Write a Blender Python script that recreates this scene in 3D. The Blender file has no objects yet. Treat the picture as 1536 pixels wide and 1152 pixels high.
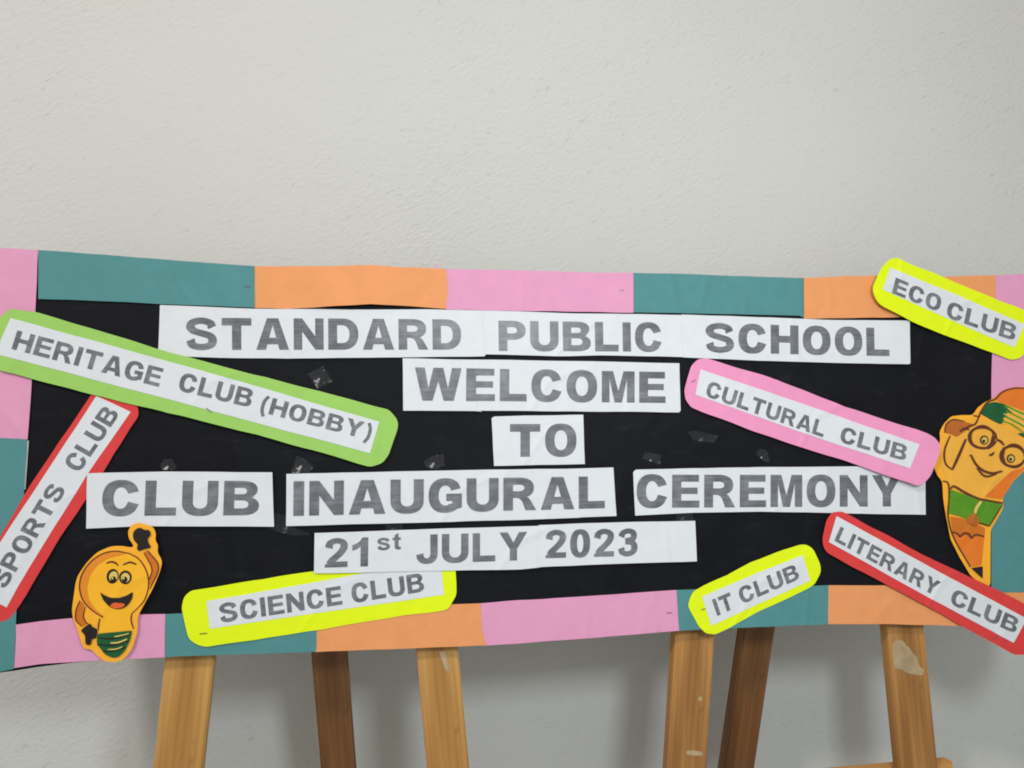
import bpy, bmesh, math, random
from mathutils import Vector, Matrix
from mathutils.geometry import tessellate_polygon
from mathutils import noise as mnoise

random.seed(7)
S = bpy.context.scene
COL = S.collection

# ------------------------------------------------------------------ camera, world, lamps, exposure
F_PX, CXP, CYP = 1160.0, 768.0, 576.0          # the photograph's focal length and centre
YAW, PITCH, LEAN = math.radians(11.0), math.radians(3.5), math.radians(6.0)
CAM = Vector((0.0, 0.0, 1.36))
cam_data = bpy.data.cameras.new('camera')
cam = bpy.data.objects.new('camera', cam_data); COL.objects.link(cam)
cam_data.sensor_width = 36.0
cam_data.lens = F_PX / 1536.0 * 36.0
cam_data.clip_start, cam_data.clip_end = 0.02, 100.0
fwd = Vector((math.sin(YAW) * math.cos(PITCH), math.cos(YAW) * math.cos(PITCH), -math.sin(PITCH)))
right = Vector((math.cos(YAW), -math.sin(YAW), 0.0))
up = right.cross(fwd)
CM = Matrix((right, up, -fwd)).transposed()
cam.matrix_world = Matrix.Translation(CAM) @ CM.to_4x4()
S.camera = cam

world = bpy.data.worlds.new('World'); S.world = world
world.use_nodes = True
bgn = world.node_tree.nodes['Background']
bgn.inputs[0].default_value = (1.0, 0.94, 0.85, 1)
bgn.inputs[1].default_value = 0.45

S.view_settings.view_transform = 'Standard'
S.view_settings.look = 'None'
S.view_settings.gamma = 1.0
S.view_settings.exposure = 0.21
S.view_settings.use_curve_mapping = False
S.cycles.filter_width = 1.9
S.cycles.max_bounces = 6

def area(name, loc, target, size, power, color):
    l = bpy.data.lights.new(name, 'AREA'); l.shape = 'RECTANGLE'
    l.size, l.size_y = size; l.energy = power; l.color = color
    o = bpy.data.objects.new(name, l); COL.objects.link(o)
    o.location = loc
    o.rotation_euler = (Vector(target) - Vector(loc)).to_track_quat('-Z', 'Y').to_euler()
    return o

TGT = (0.2, 1.2, 1.25)
area('ceiling_lamp', (-1.55, -0.85, 3.7), (0.2, 1.2, 0.5), (0.25, 0.25), 45.0, (1.0, 0.95, 0.89))
area('ceiling_lamp', (0.43, -0.15, 1.78), (0.36, 1.1, 0.66), (0.23, 0.23), 8.0, (0.88, 0.975, 1.0))

# ------------------------------------------------------------------ frames: pixels of the photograph -> the board's own plane
N_B = Vector((0, -math.cos(LEAN), math.sin(LEAN)))      # out of the board, to the viewer
X_B = Vector((1, 0, 0))
Z_B = Vector((0, math.sin(LEAN), math.cos(LEAN)))       # up along the board
O_B = CAM + fwd * 1.05
MB3 = Matrix((X_B, -N_B, Z_B)).transposed()             # local x, y (into the wall), z
MB = Matrix.Translation(O_B) @ MB3.to_4x4()

def ray(px):
    return (CM @ Vector(((px[0] - CXP) / F_PX, -(px[1] - CYP) / F_PX, -1.0)))

def B(px, h=0.0):
    """2-D place on the board's plane (raised h to the viewer)"""
    d = ray(px); o = O_B + N_B * h
    t = (o - CAM).dot(N_B) / d.dot(N_B)
    p = CAM + d * t - O_B
    return Vector((p.dot(X_B), p.dot(Z_B)))

def at_depth(px, y):
    d = ray(px); t = (y - CAM.y) / d.y
    return CAM + d * t

# ------------------------------------------------------------------ materials
def nodes(name):
    m = bpy.data.materials.new(name); m.use_nodes = True
    nt = m.node_tree; bs = nt.nodes['Principled BSDF']
    return m, nt, bs
def N(nt, t, **kw):
    n = nt.nodes.new(t)
    for k, v in kw.items():
        if hasattr(n, k): setattr(n, k, v)
        else: n.inputs[k.replace('_', ' ')].default_value = v
    return n
def mapping(nt, scale=(1, 1, 1), rot=(0, 0, 0), coord='Object', kind='POINT'):
    tc = N(nt, 'ShaderNodeTexCoord'); mp = N(nt, 'ShaderNodeMapping', vector_type=kind)
    mp.inputs['Scale'].default_value = scale; mp.inputs['Rotation'].default_value = rot
    nt.links.new(tc.outputs[coord], mp.inputs[0]); return mp.outputs[0]
def noise(nt, vec, scale, detail=4, rough=0.55):
    n = N(nt, 'ShaderNodeTexNoise'); n.inputs['Scale'].default_value = scale
    n.inputs['Detail'].default_value = detail; n.inputs['Roughness'].default_value = rough
    nt.links.new(vec, n.inputs['Vector']); return n.outputs['Fac']
def ramp(nt, fac, stops):
    r = N(nt, 'ShaderNodeValToRGB'); e = r.color_ramp.elements
    while len(e) < len(stops): e.new(0.5)
    for el, (p, c) in zip(e, stops):
        el.position = p; el.color = (*c, 1) if len(c) == 3 else c
    nt.links.new(fac, r.inputs[0]); return r.outputs[0]
def bump(nt, bs, h, strength, dist, prev=None):
    b = N(nt, 'ShaderNodeBump'); b.inputs['Strength'].default_value = strength; b.inputs['Distance'].default_value = dist
    nt.links.new(h, b.inputs['Height'])
    if prev is not None: nt.links.new(prev, b.inputs['Normal'])
    nt.links.new(b.outputs[0], bs.inputs['Normal']); return b.outputs[0]
def lin(r, g, b):
    f = lambda c: c / 12.92 if c <= 0.04045 else ((c + 0.055) / 1.055) ** 2.4
    return tuple(f(v / 255.0) for v in (r, g, b))
def sc(c, k): return tuple(min(0.95, v * k) for v in c)

def paper(name, col, var=0.04, rough=0.68, spec=0.3, wrinkle=0.2, crease=0.5):
    m, nt, bs = nodes(name)
    v = mapping(nt)
    a = noise(nt, v, 38, 6, 0.65)
    c1 = ramp(nt, a, [(0.25, sc(col, 1 - var)), (0.75, sc(col, 1 + var))])
    nt.links.new(c1, bs.inputs['Base Color'])
    bs.inputs['Roughness'].default_value = rough
    bs.inputs['Specular IOR Level'].default_value = spec
    w = noise(nt, v, 26, 3, 0.5)
    p = bump(nt, bs, w, wrinkle, 0.006)
    cr = noise(nt, mapping(nt, (1, 1, 0.6), (0, 0.7, 0)), 6.5, 2, 0.4)
    ridge = ramp(nt, cr, [(0.47, (0, 0, 0)), (0.5, (1, 1, 1)), (0.53, (0, 0, 0))])
    p = bump(nt, bs, ridge, crease, 0.0016, p)
    f = noise(nt, v, 1400, 2)
    bump(nt, bs, f, 0.25, 0.0004, p)
    return m

M = {}
M['white'] = paper('white_paper', (0.69, 0.71, 0.755), 0.035, 0.6, 0.3, 0.16)
M['pink'] = paper('pink_paper', lin(221, 152, 188))
M['teal'] = paper('teal_paper', lin(80, 136, 139), 0.06)
M['orange'] = paper('orange_paper', lin(229, 152, 98))
M['green'] = paper('green_card', lin(154, 200, 98))
M['neon'] = paper('neon_yellow_card', lin(224, 241, 12), 0.03, 0.55)
M['red'] = paper('red_card', lin(214, 62, 62), 0.06)
M['rose'] = paper('rose_pink_card', lin(233, 148, 190))
M['amber'] = paper('amber_card', lin(250, 174, 48), 0.05)
M['yolk'] = paper('yolk_paint', lin(250, 180, 40), 0.07)
M['tan'] = paper('golden_paint', lin(236, 172, 64), 0.08)
M['shade'] = paper('burnt_orange_paint', lin(204, 112, 32), 0.10)
M['softshade'] = paper('amber_shading_paint', lin(224, 136, 38), 0.10)
M['carrot'] = paper('carrot_paint', lin(226, 118, 36), 0.10)
M['brownline'] = paper('brown_ink', lin(96, 48, 30), 0.15)
M['brown'] = paper('brown_paint', lin(184, 100, 38), 0.15)
M['ink'] = paper('black_ink', lin(34, 26, 24), 0.2)
M['darkgreen'] = paper('dark_green_paint', lin(20, 88, 48), 0.25)
M['leafgreen'] = paper('leaf_green_paint', lin(84, 142, 30), 0.15)
M['cream'] = paper('cream_paint', lin(216, 190, 104), 0.12)
M['tongue'] = paper('tongue_paint', lin(226, 98, 50), 0.1)

def m_print(name, rot):
    m, nt, bs = nodes(name)
    v = mapping(nt, (3, 3, 420), rot)
    s = noise(nt, v, 1.0, 3, 0.6)
    v2 = mapping(nt)
    b = noise(nt, v2, 45, 4)
    mx = N(nt, 'ShaderNodeMath', operation='ADD')
    nt.links.new(s, mx.inputs[0]); nt.links.new(b, mx.inputs[1])
    hf = N(nt, 'ShaderNodeMath', operation='MULTIPLY'); hf.inputs[1].default_value = 0.5
    nt.links.new(mx.outputs[0], hf.inputs[0])
    c = ramp(nt, hf.outputs[0], [(0.36, lin(84, 86, 93)), (0.5, lin(108, 110, 117)), (0.66, lin(134, 136, 143))])
    nt.links.new(c, bs.inputs['Base Color'])
    bs.inputs['Roughness'].default_value = 0.38
    bs.inputs['Specular IOR Level'].default_value = 0.4
    bump(nt, bs, b, 0.2, 0.002)
    return m
M['print'] = m_print('grey_toner', (0, 0, 0))

def m_black():
    m, nt, bs = nodes('black_chart_paper')
    v = mapping(nt)
    a = noise(nt, v, 9, 6, 0.7)
    d = noise(nt, mapping(nt, (1, 1, 3.2), (0, 0.5, 0)), 16, 8, 0.7)
    c0 = ramp(nt, a, [(0.3, (0.0035, 0.0038, 0.006)), (0.8, (0.0075, 0.008, 0.0115))])
    dust = ramp(nt, d, [(0.57, (0, 0, 0)), (0.85, (0.016, 0.016, 0.019))])
    mx = N(nt, 'ShaderNodeMix', data_type='RGBA', blend_type='ADD'); mx.inputs[0].default_value = 1.0
    nt.links.new(c0, mx.inputs[6]); nt.links.new(dust, mx.inputs[7])
    nt.links.new(mx.outputs[2], bs.inputs['Base Color'])
    bs.inputs['Roughness'].default_value = 0.62
    bs.inputs['Specular IOR Level'].default_value = 0.14
    f = noise(nt, v, 900, 2)
    p = bump(nt, bs, f, 0.35, 0.0006)
    cr = noise(nt, mapping(nt, (1, 1, 0.5), (0, 0.35, 0)), 5, 2, 0.4)
    p = bump(nt, bs, ramp(nt, cr, [(0.47, (0, 0, 0)), (0.5, (1, 1, 1)), (0.53, (0, 0, 0))]), 0.5, 0.002, p)
    bump(nt, bs, noise(nt, v, 7, 3), 0.4, 0.012, p)
    return m
M['black'] = m_black()

def m_wood(name, c_lo, c_hi, knots=True):
    m, nt, bs = nodes(name)
    v = mapping(nt, (22, 22, 1.1), coord='Object')
    g = noise(nt, mapping(nt, (60, 60, 1.4)), 2.6, 8, 0.6)
    wv = N(nt, 'ShaderNodeTexWave', wave_type='RINGS', rings_direction='Y'); wv.inputs['Scale'].default_value = 0.35
    wv.inputs['Distortion'].default_value = 5.0; wv.inputs['Detail'].default_value = 3
    nt.links.new(v, wv.inputs['Vector'])
    mx = N(nt, 'ShaderNodeMix', data_type='FLOAT'); mx.inputs[0].default_value = 0.35
    nt.links.new(g, mx.inputs[2]); nt.links.new(wv.outputs['Fac'], mx.inputs[3])
    mid = tuple((a + b) / 2 for a, b in zip(c_lo, c_hi))
    c = ramp(nt, mx.outputs[0], [(0.28, c_lo), (0.46, mid), (0.64, c_hi)])
    k = noise(nt, mapping(nt, (1.2, 1.2, 0.6)), 26, 2, 0.4)
    kr = ramp(nt, k, [(0.21, (0.38, 0.32, 0.27)), (0.29, (1, 1, 1))])
    mm = N(nt, 'ShaderNodeMix', data_type='RGBA', blend_type='MULTIPLY'); mm.inputs[0].default_value = 1.0
    nt.links.new(c, mm.inputs[6]); nt.links.new(kr, mm.inputs[7])
    nt.links.new(mm.outputs[2], bs.inputs['Base Color'])
    bs.inputs['Roughness'].default_value = 0.5
    bs.inputs['Specular IOR Level'].default_value = 0.35
    bump(nt, bs, g, 0.3, 0.002)
    return m
M['wood'] = m_wood('pine_wood', lin(164, 116, 58), lin(208, 160, 92))
M['agedwood'] = m_wood('aged_pine_wood', lin(142, 97, 50), lin(200, 146, 84))
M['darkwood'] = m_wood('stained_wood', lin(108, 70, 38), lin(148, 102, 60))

def m_wall():
    m, nt, bs = nodes('painted_plaster')
    tc = mapping(nt, (1, 1, 1))
    ob = mapping(nt, (2.1, 1, 1), (0, math.radians(-32), 0), kind='TEXTURE')
    big = noise(nt, tc, 1.7, 4, 0.5)
    c = ramp(nt, big, [(0.3, (0.635, 0.635, 0.615)), (0.7, (0.665, 0.66, 0.645))])
    pit = noise(nt, ob, 125, 4, 0.65)
    pr = ramp(nt, pit, [(0.24, (0.86, 0.84, 0.82)), (0.30, (1, 1, 1))])
    mm = N(nt, 'ShaderNodeMix', data_type='RGBA', blend_type='MULTIPLY'); mm.inputs[0].default_value = 0.6
    nt.links.new(c, mm.inputs[6]); nt.links.new(pr, mm.inputs[7])
    nt.links.new(mm.outputs[2], bs.inputs['Base Color'])
    bs.inputs['Roughness'].default_value = 0.8
    bs.inputs['Specular IOR Level'].default_value = 0.25
    patch = ramp(nt, noise(nt, tc, 2.6, 3, 0.5), [(0.36, (0.42, 0.42, 0.42)), (0.62, (1, 1, 1))])
    def masked(h):
        k = N(nt, 'ShaderNodeMath', operation='MULTIPLY')
        nt.links.new(h, k.inputs[0]); nt.links.new(patch, k.inputs[1]); return k.outputs[0]
    fine = noise(nt, ob, 185, 5, 0.65)
    lump = noise(nt, tc, 42, 4, 0.6)
    p = bump(nt, bs, masked(fine), 0.72, 0.0025)
    p = bump(nt, bs, lump, 0.09, 0.005, p)
    pb = ramp(nt, pit, [(0.24, (0, 0, 0)), (0.37, (1, 1, 1))])
    bump(nt, bs, masked(pb), 0.5, 0.0018, p)
    return m
M['wall'] = m_wall()
def m_floor():
    m, nt, bs = nodes('cool_bounce_floor')
    c = ramp(nt, noise(nt, mapping(nt), 6, 6), [(0.3, (0.28, 0.37, 0.40)), (0.7, (0.36, 0.46, 0.49))])  # floor out of view, tinted blue to bounce cool light onto the lower wall
    nt.links.new(c, bs.inputs['Base Color']); bs.inputs['Roughness'].default_value = 0.5
    return m
M['floor'] = m_floor()
def m_tape(name, base, rough, strength, bright):
    m, nt, bs = nodes(name)
    v = mapping(nt, (5, 1, 1), (0, -0.6, 0), kind='TEXTURE')
    w = noise(nt, v, 620, 3, 0.6)
    v2 = noise(nt, mapping(nt), 75, 2, 0.5)
    mx = N(nt, 'ShaderNodeMath', operation='MULTIPLY'); nt.links.new(w, mx.inputs[0]); nt.links.new(v2, mx.inputs[1])
    bs.inputs['Base Color'].default_value = (*bright, 1)
    al = ramp(nt, mx.outputs[0], [(0.27, (base, base, base)), (0.34, (base * 2, base * 2, base * 2)), (0.43, (0.9, 0.9, 0.9))])  # pale opaque streaks paint highlights along the film's crinkles
    nt.links.new(al, bs.inputs['Alpha'])
    bs.inputs['Roughness'].default_value = rough
    bs.inputs['Specular IOR Level'].default_value = 0.35
    bump(nt, bs, w, strength, 0.004)
    return m
M['tape'] = m_tape('clear_tape', 0.02, 0.25, 0.6, (0.5, 0.5, 0.51))
M['tapehaze'] = m_tape('dull_tape', 0.07, 0.4, 0.25, (0.10, 0.105, 0.125))
M['steel'], _nt, _b = nodes('staple_steel')
_b.inputs['Base Color'].default_value = (0.12, 0.10, 0.10, 1); _b.inputs['Metallic'].default_value = 0.6; _b.inputs['Roughness'].default_value = 0.4
_v = _nt.nodes.new('ShaderNodeTexNoise'); _v.inputs['Scale'].default_value = 400
_nt.links.new(ramp(_nt, _v.outputs['Fac'], [(0.3, (0.08, 0.06, 0.06)), (0.7, (0.3, 0.28, 0.27))]), _b.inputs['Base Color'])
M['paint'] = paper('dried_white_paint', (0.43, 0.315, 0.185), 0.3, 0.6)

# ------------------------------------------------------------------ building helpers
def link(name, bm, mat, parent=None, angle=40):
    me = bpy.data.meshes.new(name)
    bm.normal_update(); bm.to_mesh(me); bm.free()
    me.materials.append(mat)
    for p in me.polygons: p.use_smooth = True
    me.set_sharp_from_angle(angle=math.radians(angle))
    o = bpy.data.objects.new(name, me); COL.objects.link(o)
    if parent: o.parent = parent
    return o

def thing(name, label, cat, centre=(0, 0), h=0.0, group=None):
    """an Empty on the board's plane that parents the thing's parts"""
    o = bpy.data.objects.new(name, None); COL.objects.link(o)
    o.matrix_world = MB @ Matrix.Translation((centre[0], -h, centre[1]))
    o.empty_display_size = 0.05
    o['label'] = label; o['category'] = cat
    if group: o['group'] = group
    o['cx'], o['cz'], o['ch'] = centre[0], centre[1], h
    return o

def poly_bm(loops_list):
    """list of shapes, each a list of loops (outer first), 2-D metres -> flat bmesh in x/z"""
    bm = bmesh.new()
    for loops in loops_list:
        flat = [p for lp in loops for p in lp]
        tris = tessellate_polygon([[Vector((p[0], p[1], 0)) for p in lp] for lp in loops])
        vs = [bm.verts.new((p[0], 0, p[1])) for p in flat]
        for t in tris:
            try: bm.faces.new([vs[i] for i in t])
            except ValueError: pass
    return bm

def grid_cut(bm, step):
    xs = [v.co.x for v in bm.verts]; zs = [v.co.z for v in bm.verts]
    for ax, lo, hi in ((0, min(xs), max(xs)), (2, min(zs), max(zs))):
        k = math.ceil(lo / step)
        while k * step < hi:
            co = Vector((0, 0, 0)); co[ax] = k * step
            no = Vector((0, 0, 0)); no[ax] = 1
            g = bm.verts[:] + bm.edges[:] + bm.faces[:]
            bmesh.ops.bisect_plane(bm, geom=g, plane_co=co, plane_no=no)
            k += 1

def sheet(name, loops_list, mat, root, hf, thick=0.0, step=0.012, lift=0.0):
    """cut sheet lying on the board: hf(x, z) is its height off the board's face"""
    bm = poly_bm(loops_list)
    if thick > 0: bmesh.ops.remove_doubles(bm, verts=bm.verts, dist=1e-6)
    grid_cut(bm, step)
    bmesh.ops.recalc_face_normals(bm, faces=bm.faces)
    bm.faces.ensure_lookup_table()
    for f in bm.faces:
        f.normal_update()
        if f.normal.y > 0: f.normal_flip()
    if thick > 0:
        r = bmesh.ops.extrude_face_region(bm, geom=bm.faces[:])
        top = {v for v in r['geom'] if isinstance(v, bmesh.types.BMVert)}
    else: top = set(bm.verts)
    cx, cz, ch = root['cx'], root['cz'], root['ch']
    for v in bm.verts:
        h = hf(v.co.x, v.co.z) + lift - (0.0 if v in top else thick)
        v.co = (v.co.x - cx, -(h - ch), v.co.z - cz)
    bmesh.ops.recalc_face_normals(bm, faces=bm.faces) if thick > 0 else None
    return link(name, bm, mat, root)

def jag(pts, amp=0.00035, step=0.016):
    """hand-cut edge: resample and shake slightly"""
    out = []
    n = len(pts)
    for i in range(n):
        a, b = Vector(pts[i]), Vector(pts[(i + 1) % n])
        L = (b - a).length; k = max(1, int(L / step))
        for j in range(k):
            p = a.lerp(b, j / k)
            q = mnoise.noise_vector(Vector((p.x * 23, p.y * 23, 1.7 + i * 0.3)))
            out.append(p + Vector((q.x, q.y)) * amp * (2.2 if j else 1.0))
    return out

def soften(pts, cut=0.006):
    """round the corners of an outline a little"""
    out = []
    n = len(pts)
    for i in range(n):
        p, a, b = Vector(pts[i]), Vector(pts[i - 1]), Vector(pts[(i + 1) % n])
        la, lb = (a - p).length, (b - p).length
        ca, cb = min(cut, la * 0.4), min(cut, lb * 0.4)
        s = p + (a - p) * (ca / la); e = p + (b - p) * (cb / lb)
        for t in (0, 0.33, 0.67, 1):
            out.append(s * (1 - t) ** 2 + p * 2 * t * (1 - t) + e * t * t)
    return out

def px_loop(pts, h=0.0): return [B(p, h) for p in pts]

def centre(loop):
    xs = [p[0] for p in loop]; zs = [p[1] for p in loop]
    return ((min(xs) + max(xs)) / 2, (min(zs) + max(zs)) / 2)

# ------------------------------------------------------------------ lettering: heavy grotesque capitals drawn here (cap height = 1)
def arc(cx, cy, rx, ry, a0, a1, n=22, e=2.35):
    out = []
    for i in range(n + 1):
        a = math.radians(a0 + (a1 - a0) * i / n); c, s = math.cos(a), math.sin(a)
        out.append((cx + rx * math.copysign(abs(c) ** (2 / e), c), cy + ry * math.copysign(abs(s) ** (2 / e), s)))
    return out

def pen(spine, v, h, n=9, taper=None):
    P = [Vector(p) for p in spine]
    P = [P[0] * 2 - P[1]] + P + [P[-1] * 2 - P[-2]]
    c = []
    for i in range(1, len(P) - 2):
        for j in range(n):
            t = j / n
            c.append(0.5 * ((2 * P[i]) + (P[i + 1] - P[i - 1]) * t + (2 * P[i - 1] - 5 * P[i] + 4 * P[i + 1] - P[i + 2]) * t * t
                            + (3 * P[i] - P[i - 1] - 3 * P[i + 1] + P[i + 2]) * t ** 3))
    c.append(P[-2])
    L, R = [], []
    for i, p in enumerate(c):
        d = (c[min(i + 1, len(c) - 1)] - c[max(i - 1, 0)]).normalized()
        w = math.hypot(h / 2 * d.x, v / 2 * d.y)
        if taper: w *= taper(i / (len(c) - 1))
        nrm = Vector((-d.y, d.x))
        L.append(p + nrm * w); R.append(p - nrm * w)
    return [tuple(q) for q in L + R[::-1]]

def glyph(ch, v, h):
    """-> (width, list of shapes)"""
    k = v / 0.29
    if ch == 'I': return v, [[[(0, 0), (v, 0), (v, 1), (0, 1)]]]
    if ch == 'L':
        w = 0.84; return w, [[[(0, 0), (w, 0), (w, h * 1.08), (v, h * 1.08), (v, 1), (0, 1)]]]
    if ch == 'E':
        w = 0.88; m0, m1 = 0.51 - h * 0.46, 0.51 + h * 0.46
        return w, [[[(0, 0), (w, 0), (w, h), (v, h), (v, m0), (w - 0.06, m0), (w - 0.06, m1), (v, m1), (v, 1 - h), (w - 0.02, 1 - h), (w - 0.02, 1), (0, 1)]]]
    if ch == 'T':
        w = 0.94; c = w / 2; return w, [[[(c - v / 2, 0), (c + v / 2, 0), (c + v / 2, 1 - h * 1.1), (w, 1 - h * 1.1), (w, 1), (0, 1), (0, 1 - h * 1.1), (c - v / 2, 1 - h * 1.1)]]]
    if ch == 'H':
        w = 0.98; m0, m1 = 0.51 - h * 0.55, 0.51 + h * 0.55
        return w, [[[(0, 0), (v, 0), (v, m0), (w - v, m0), (w - v, 0), (w, 0), (w, 1), (w - v, 1), (w - v, m1), (v, m1), (v, 1), (0, 1)]]]
    if ch == 'N':
        w = 0.98; s = v * 0.94
        return w, [[[(0, 0), (s, 0), (s, 0.58), (w - s, 0), (w, 0), (w, 1), (w - s, 1), (w - s, 0.43), (s, 1), (0, 1)]]]
    if ch == 'M':
        w = 1.08; s = v * 0.86; m = s * 1.45; q = 0.10 + 0.02 * k
        return w, [[[(0, 0), (s, 0), (s, 0.74), (w / 2 - q, 0), (w / 2 + q, 0), (w - s, 0.74), (w - s, 0), (w, 0), (w, 1), (w - m, 1), (w / 2, 0.36), (m, 1), (0, 1)]]]
    if ch == 'A':
        w = 1.06; t = 0.62 * v; b = v * 1.06; c = w / 2; kk = (c - b) / 0.80
        f = lambda y: b + y * kk
        y0 = 0.175; y1 = 0.175 + h * 0.98
        return w, [[[(0, 0), (b, 0), (f(y0), y0), (w - f(y0), y0), (w - b, 0), (w, 0), (c + t, 1), (c - t, 1)],
                    [(f(y1), y1), (c, 0.775), (w - f(y1), y1)]]]
    if ch == 'W':
        w = 1.40; a = v * 0.98; q = 0.5 * v
        return w, [[[(0, 1), (a, 1), (0.405, 0.36), (0.70 - q, 1), (0.70 + q, 1), (w - 0.405, 0.36), (w - a, 1), (w, 1),
                     (1.17 , 0), (1.17 - v * 1.02, 0), (0.70, 0.60), (0.23 + v * 1.02, 0), (0.23, 0)]]]
    if ch == 'Y':
        w = 1.06; c = w / 2; a = v * 1.16
        return w, [[[(c - v / 2, 0), (c + v / 2, 0), (c + v / 2, 0.41), (w, 1), (w - a, 1), (c, 0.64), (a, 1), (0, 1), (c - v / 2, 0.41)]]]
    if ch in 'O0':
        w = 0.99 if ch == 'O' else 0.80
        return w, [[arc(w / 2, 0.5, w / 2, 0.515, 0, 356, 44), arc(w / 2, 0.5, w / 2 - v * 1.0, 0.515 - h * 0.98, 0, 356, 44, 2.2)]]
    if ch == 'D':
        w = 1.00; c = 0.44
        return w, [[[(0, 0)] + arc(c, 0.5, w - c, 0.5, -90, 90, 26) + [(0, 1)],
                    [(v, h)] + arc(c, 0.5, w - c - v, 0.5 - h, -90, 90, 26) + [(v, 1 - h)]]]
    if ch == 'C':
        w = 0.97
        o = arc(w / 2, 0.5, w / 2, 0.515, 27, 331, 44); i = arc(w / 2, 0.5, w / 2 - v, 0.515 - h, 324, 32, 40, 2.2)
        i[-1] = (w - v * 0.98, 0.625); o[0] = (w - 0.02, 0.69); o[-1] = (w - 0.005, 0.325); i[0] = (w - v * 1.0, 0.40)
        return w, [[o + i]]
    if ch == 'G':
        w = 1.0
        o = arc(w / 2, 0.5, w / 2, 0.515, 32, 310, 44); i = arc(w / 2, 0.5, w / 2 - v, 0.515 - h, 305, 34, 40, 2.2)
        o[0] = (w - 0.035, 0.71); i[-1] = (w - v * 1.0 - 0.03, 0.645)
        return w, [[o + [(w, 0.135), (w, 0.55), (0.53 * w, 0.55), (0.53 * w, 0.55 - h), (w - v * 0.98, 0.55 - h), (w - v * 0.98, 0.25)] + i]]
    if ch in 'PR':
        w = 0.92 if ch == 'P' else 1.02; c = 0.46; rx = (0.92 if ch == 'P' else 0.95) - c
        cy, ry = 0.685, 0.315
        hole = [(v, cy - ry + h)] + arc(c, cy, rx - v, ry - h * 0.98, -90, 90, 18) + [(v, 1 - h)]
        if ch == 'P':
            return w, [[[(0, 0), (v, 0), (v, cy - ry)] + arc(c, cy, rx, ry, -90, 90, 22) + [(0, 1)], hole]]
        leg = [(0, 0), (v, 0), (v, 0.385), (0.40, 0.385), (0.50, 0.36), (0.58, 0.28), (w - v * 1.12, 0), (w, 0), (0.87, 0.26), (0.80, 0.36), (0.72, 0.415)]
        return w, [[leg + arc(c, cy, rx, ry, -55, 90, 20) + [(0, 1)], hole]]
    if ch == 'B':
        w = 0.98; c = 0.5
        lo = arc(c, 0.275, w - c, 0.275, -90, 62, 20); upp = arc(c, 0.75, w - 0.05 - c, 0.25, -48, 90, 18)
        b0, b1 = 0.525 - h * 0.42, 0.525 + h * 0.42
        l_ = (b0 - h * 0.95) / 2; u_ = (1 - h * 0.95 - b1) / 2
        h1 = [(v, h * 0.95)] + arc(c, h * 0.95 + l_, w - c - v, l_, -90, 90, 14) + [(v, b0)]
        h2 = [(v, b1)] + arc(c, b1 + u_, w - 0.05 - c - v, u_, -90, 90, 14) + [(v, 1 - h * 0.95)]
        return w, [[[(0, 0)] + lo + [(0.86, 0.535)] + upp + [(0, 1)], h1, h2]]
    if ch == 'U':
        w = 0.98; r = 0.385
        return w, [[arc(w / 2, r, w / 2, r + 0.015, 180, 360, 26) + [(w, 1), (w - v, 1)] + arc(w / 2, r, w / 2 - v, r + 0.015 - h, 360, 180, 24, 2.2) + [(v, 1), (0, 1)]]]
    if ch == 'J':
        w = 0.78; r = 0.36
        o = arc(w / 2, r, w / 2, r + 0.015, 190, 360, 26); i = arc(w / 2, r, w / 2 - v * 0.95, r + 0.015 - h, 360, 196, 22, 2.2)
        return w, [[[(0.0, 0.31)] + o[2:] + [(w, 1), (w - v, 1)] + i + [(v * 0.98, 0.36)]]]
    if ch in 'Ss':
        v = min(v, 0.275); h = min(h, 0.205)
        sp = [(0.80, 0.70), (0.73, 0.84), (0.48, 0.91), (0.23, 0.855), (0.145, 0.725), (0.24, 0.60), (0.48, 0.52), (0.74, 0.43), (0.815, 0.28), (0.73, 0.145), (0.47, 0.09), (0.22, 0.15), (0.14, 0.315)]
        kx, ky = (1.0, 1.0) if ch == 'S' else (0.76, 0.74)
        m = 1.0 if ch == 'S' else 0.84
        dd = v / 2 - 0.145
        pts = pen([((x + (dd if x < 0.4 else -dd if x > 0.6 else 0)) * kx, y * ky) for x, y in sp], v * m, h * m * 0.98)
        x0 = min(p[0] for p in pts); x1 = max(p[0] for p in pts)
        return x1 - x0, [[[(p[0] - x0, p[1]) for p in pts]]]
    if ch == 't':
        w = 0.50
        return w, [[[(0.12, 0.74), (0, 0.74), (0, 0.57), (0.12, 0.57), (0.12, 0.20), (0.16, 0.05), (0.28, -0.015), (0.42, -0.01), (w, 0.02), (w - 0.02, 0.18), (0.40, 0.165), (0.36, 0.21), (0.36, 0.57), (w - 0.01, 0.57), (w - 0.01, 0.74), (0.36, 0.74), (0.36, 1.02), (0.12, 0.88)]]]
    if ch == '1':
        w = 0.36 + v
        return w, [[[(0.30, 0), (0.30 + v, 0), (0.30 + v, 1.01), (0.36, 1.01), (0.29, 0.90), (0.17, 0.81), (0.0, 0.745), (0.0, 0.55), (0.16, 0.60), (0.30, 0.69)]]]
    if ch == '2':
        pts = pen([(0.14, 0.665), (0.185, 0.83), (0.40, 0.915), (0.63, 0.85), (0.675, 0.70), (0.58, 0.53), (0.40, 0.36), (0.25, 0.235), (0.155, 0.10)], v * 0.97, h * 1.0)
        return 0.82, [[pts], [[(0.0, 0.0), (0.81, 0.0), (0.81, h * 1.02), (0.33, h * 1.02), (0.01, 0.11)]]]
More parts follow.
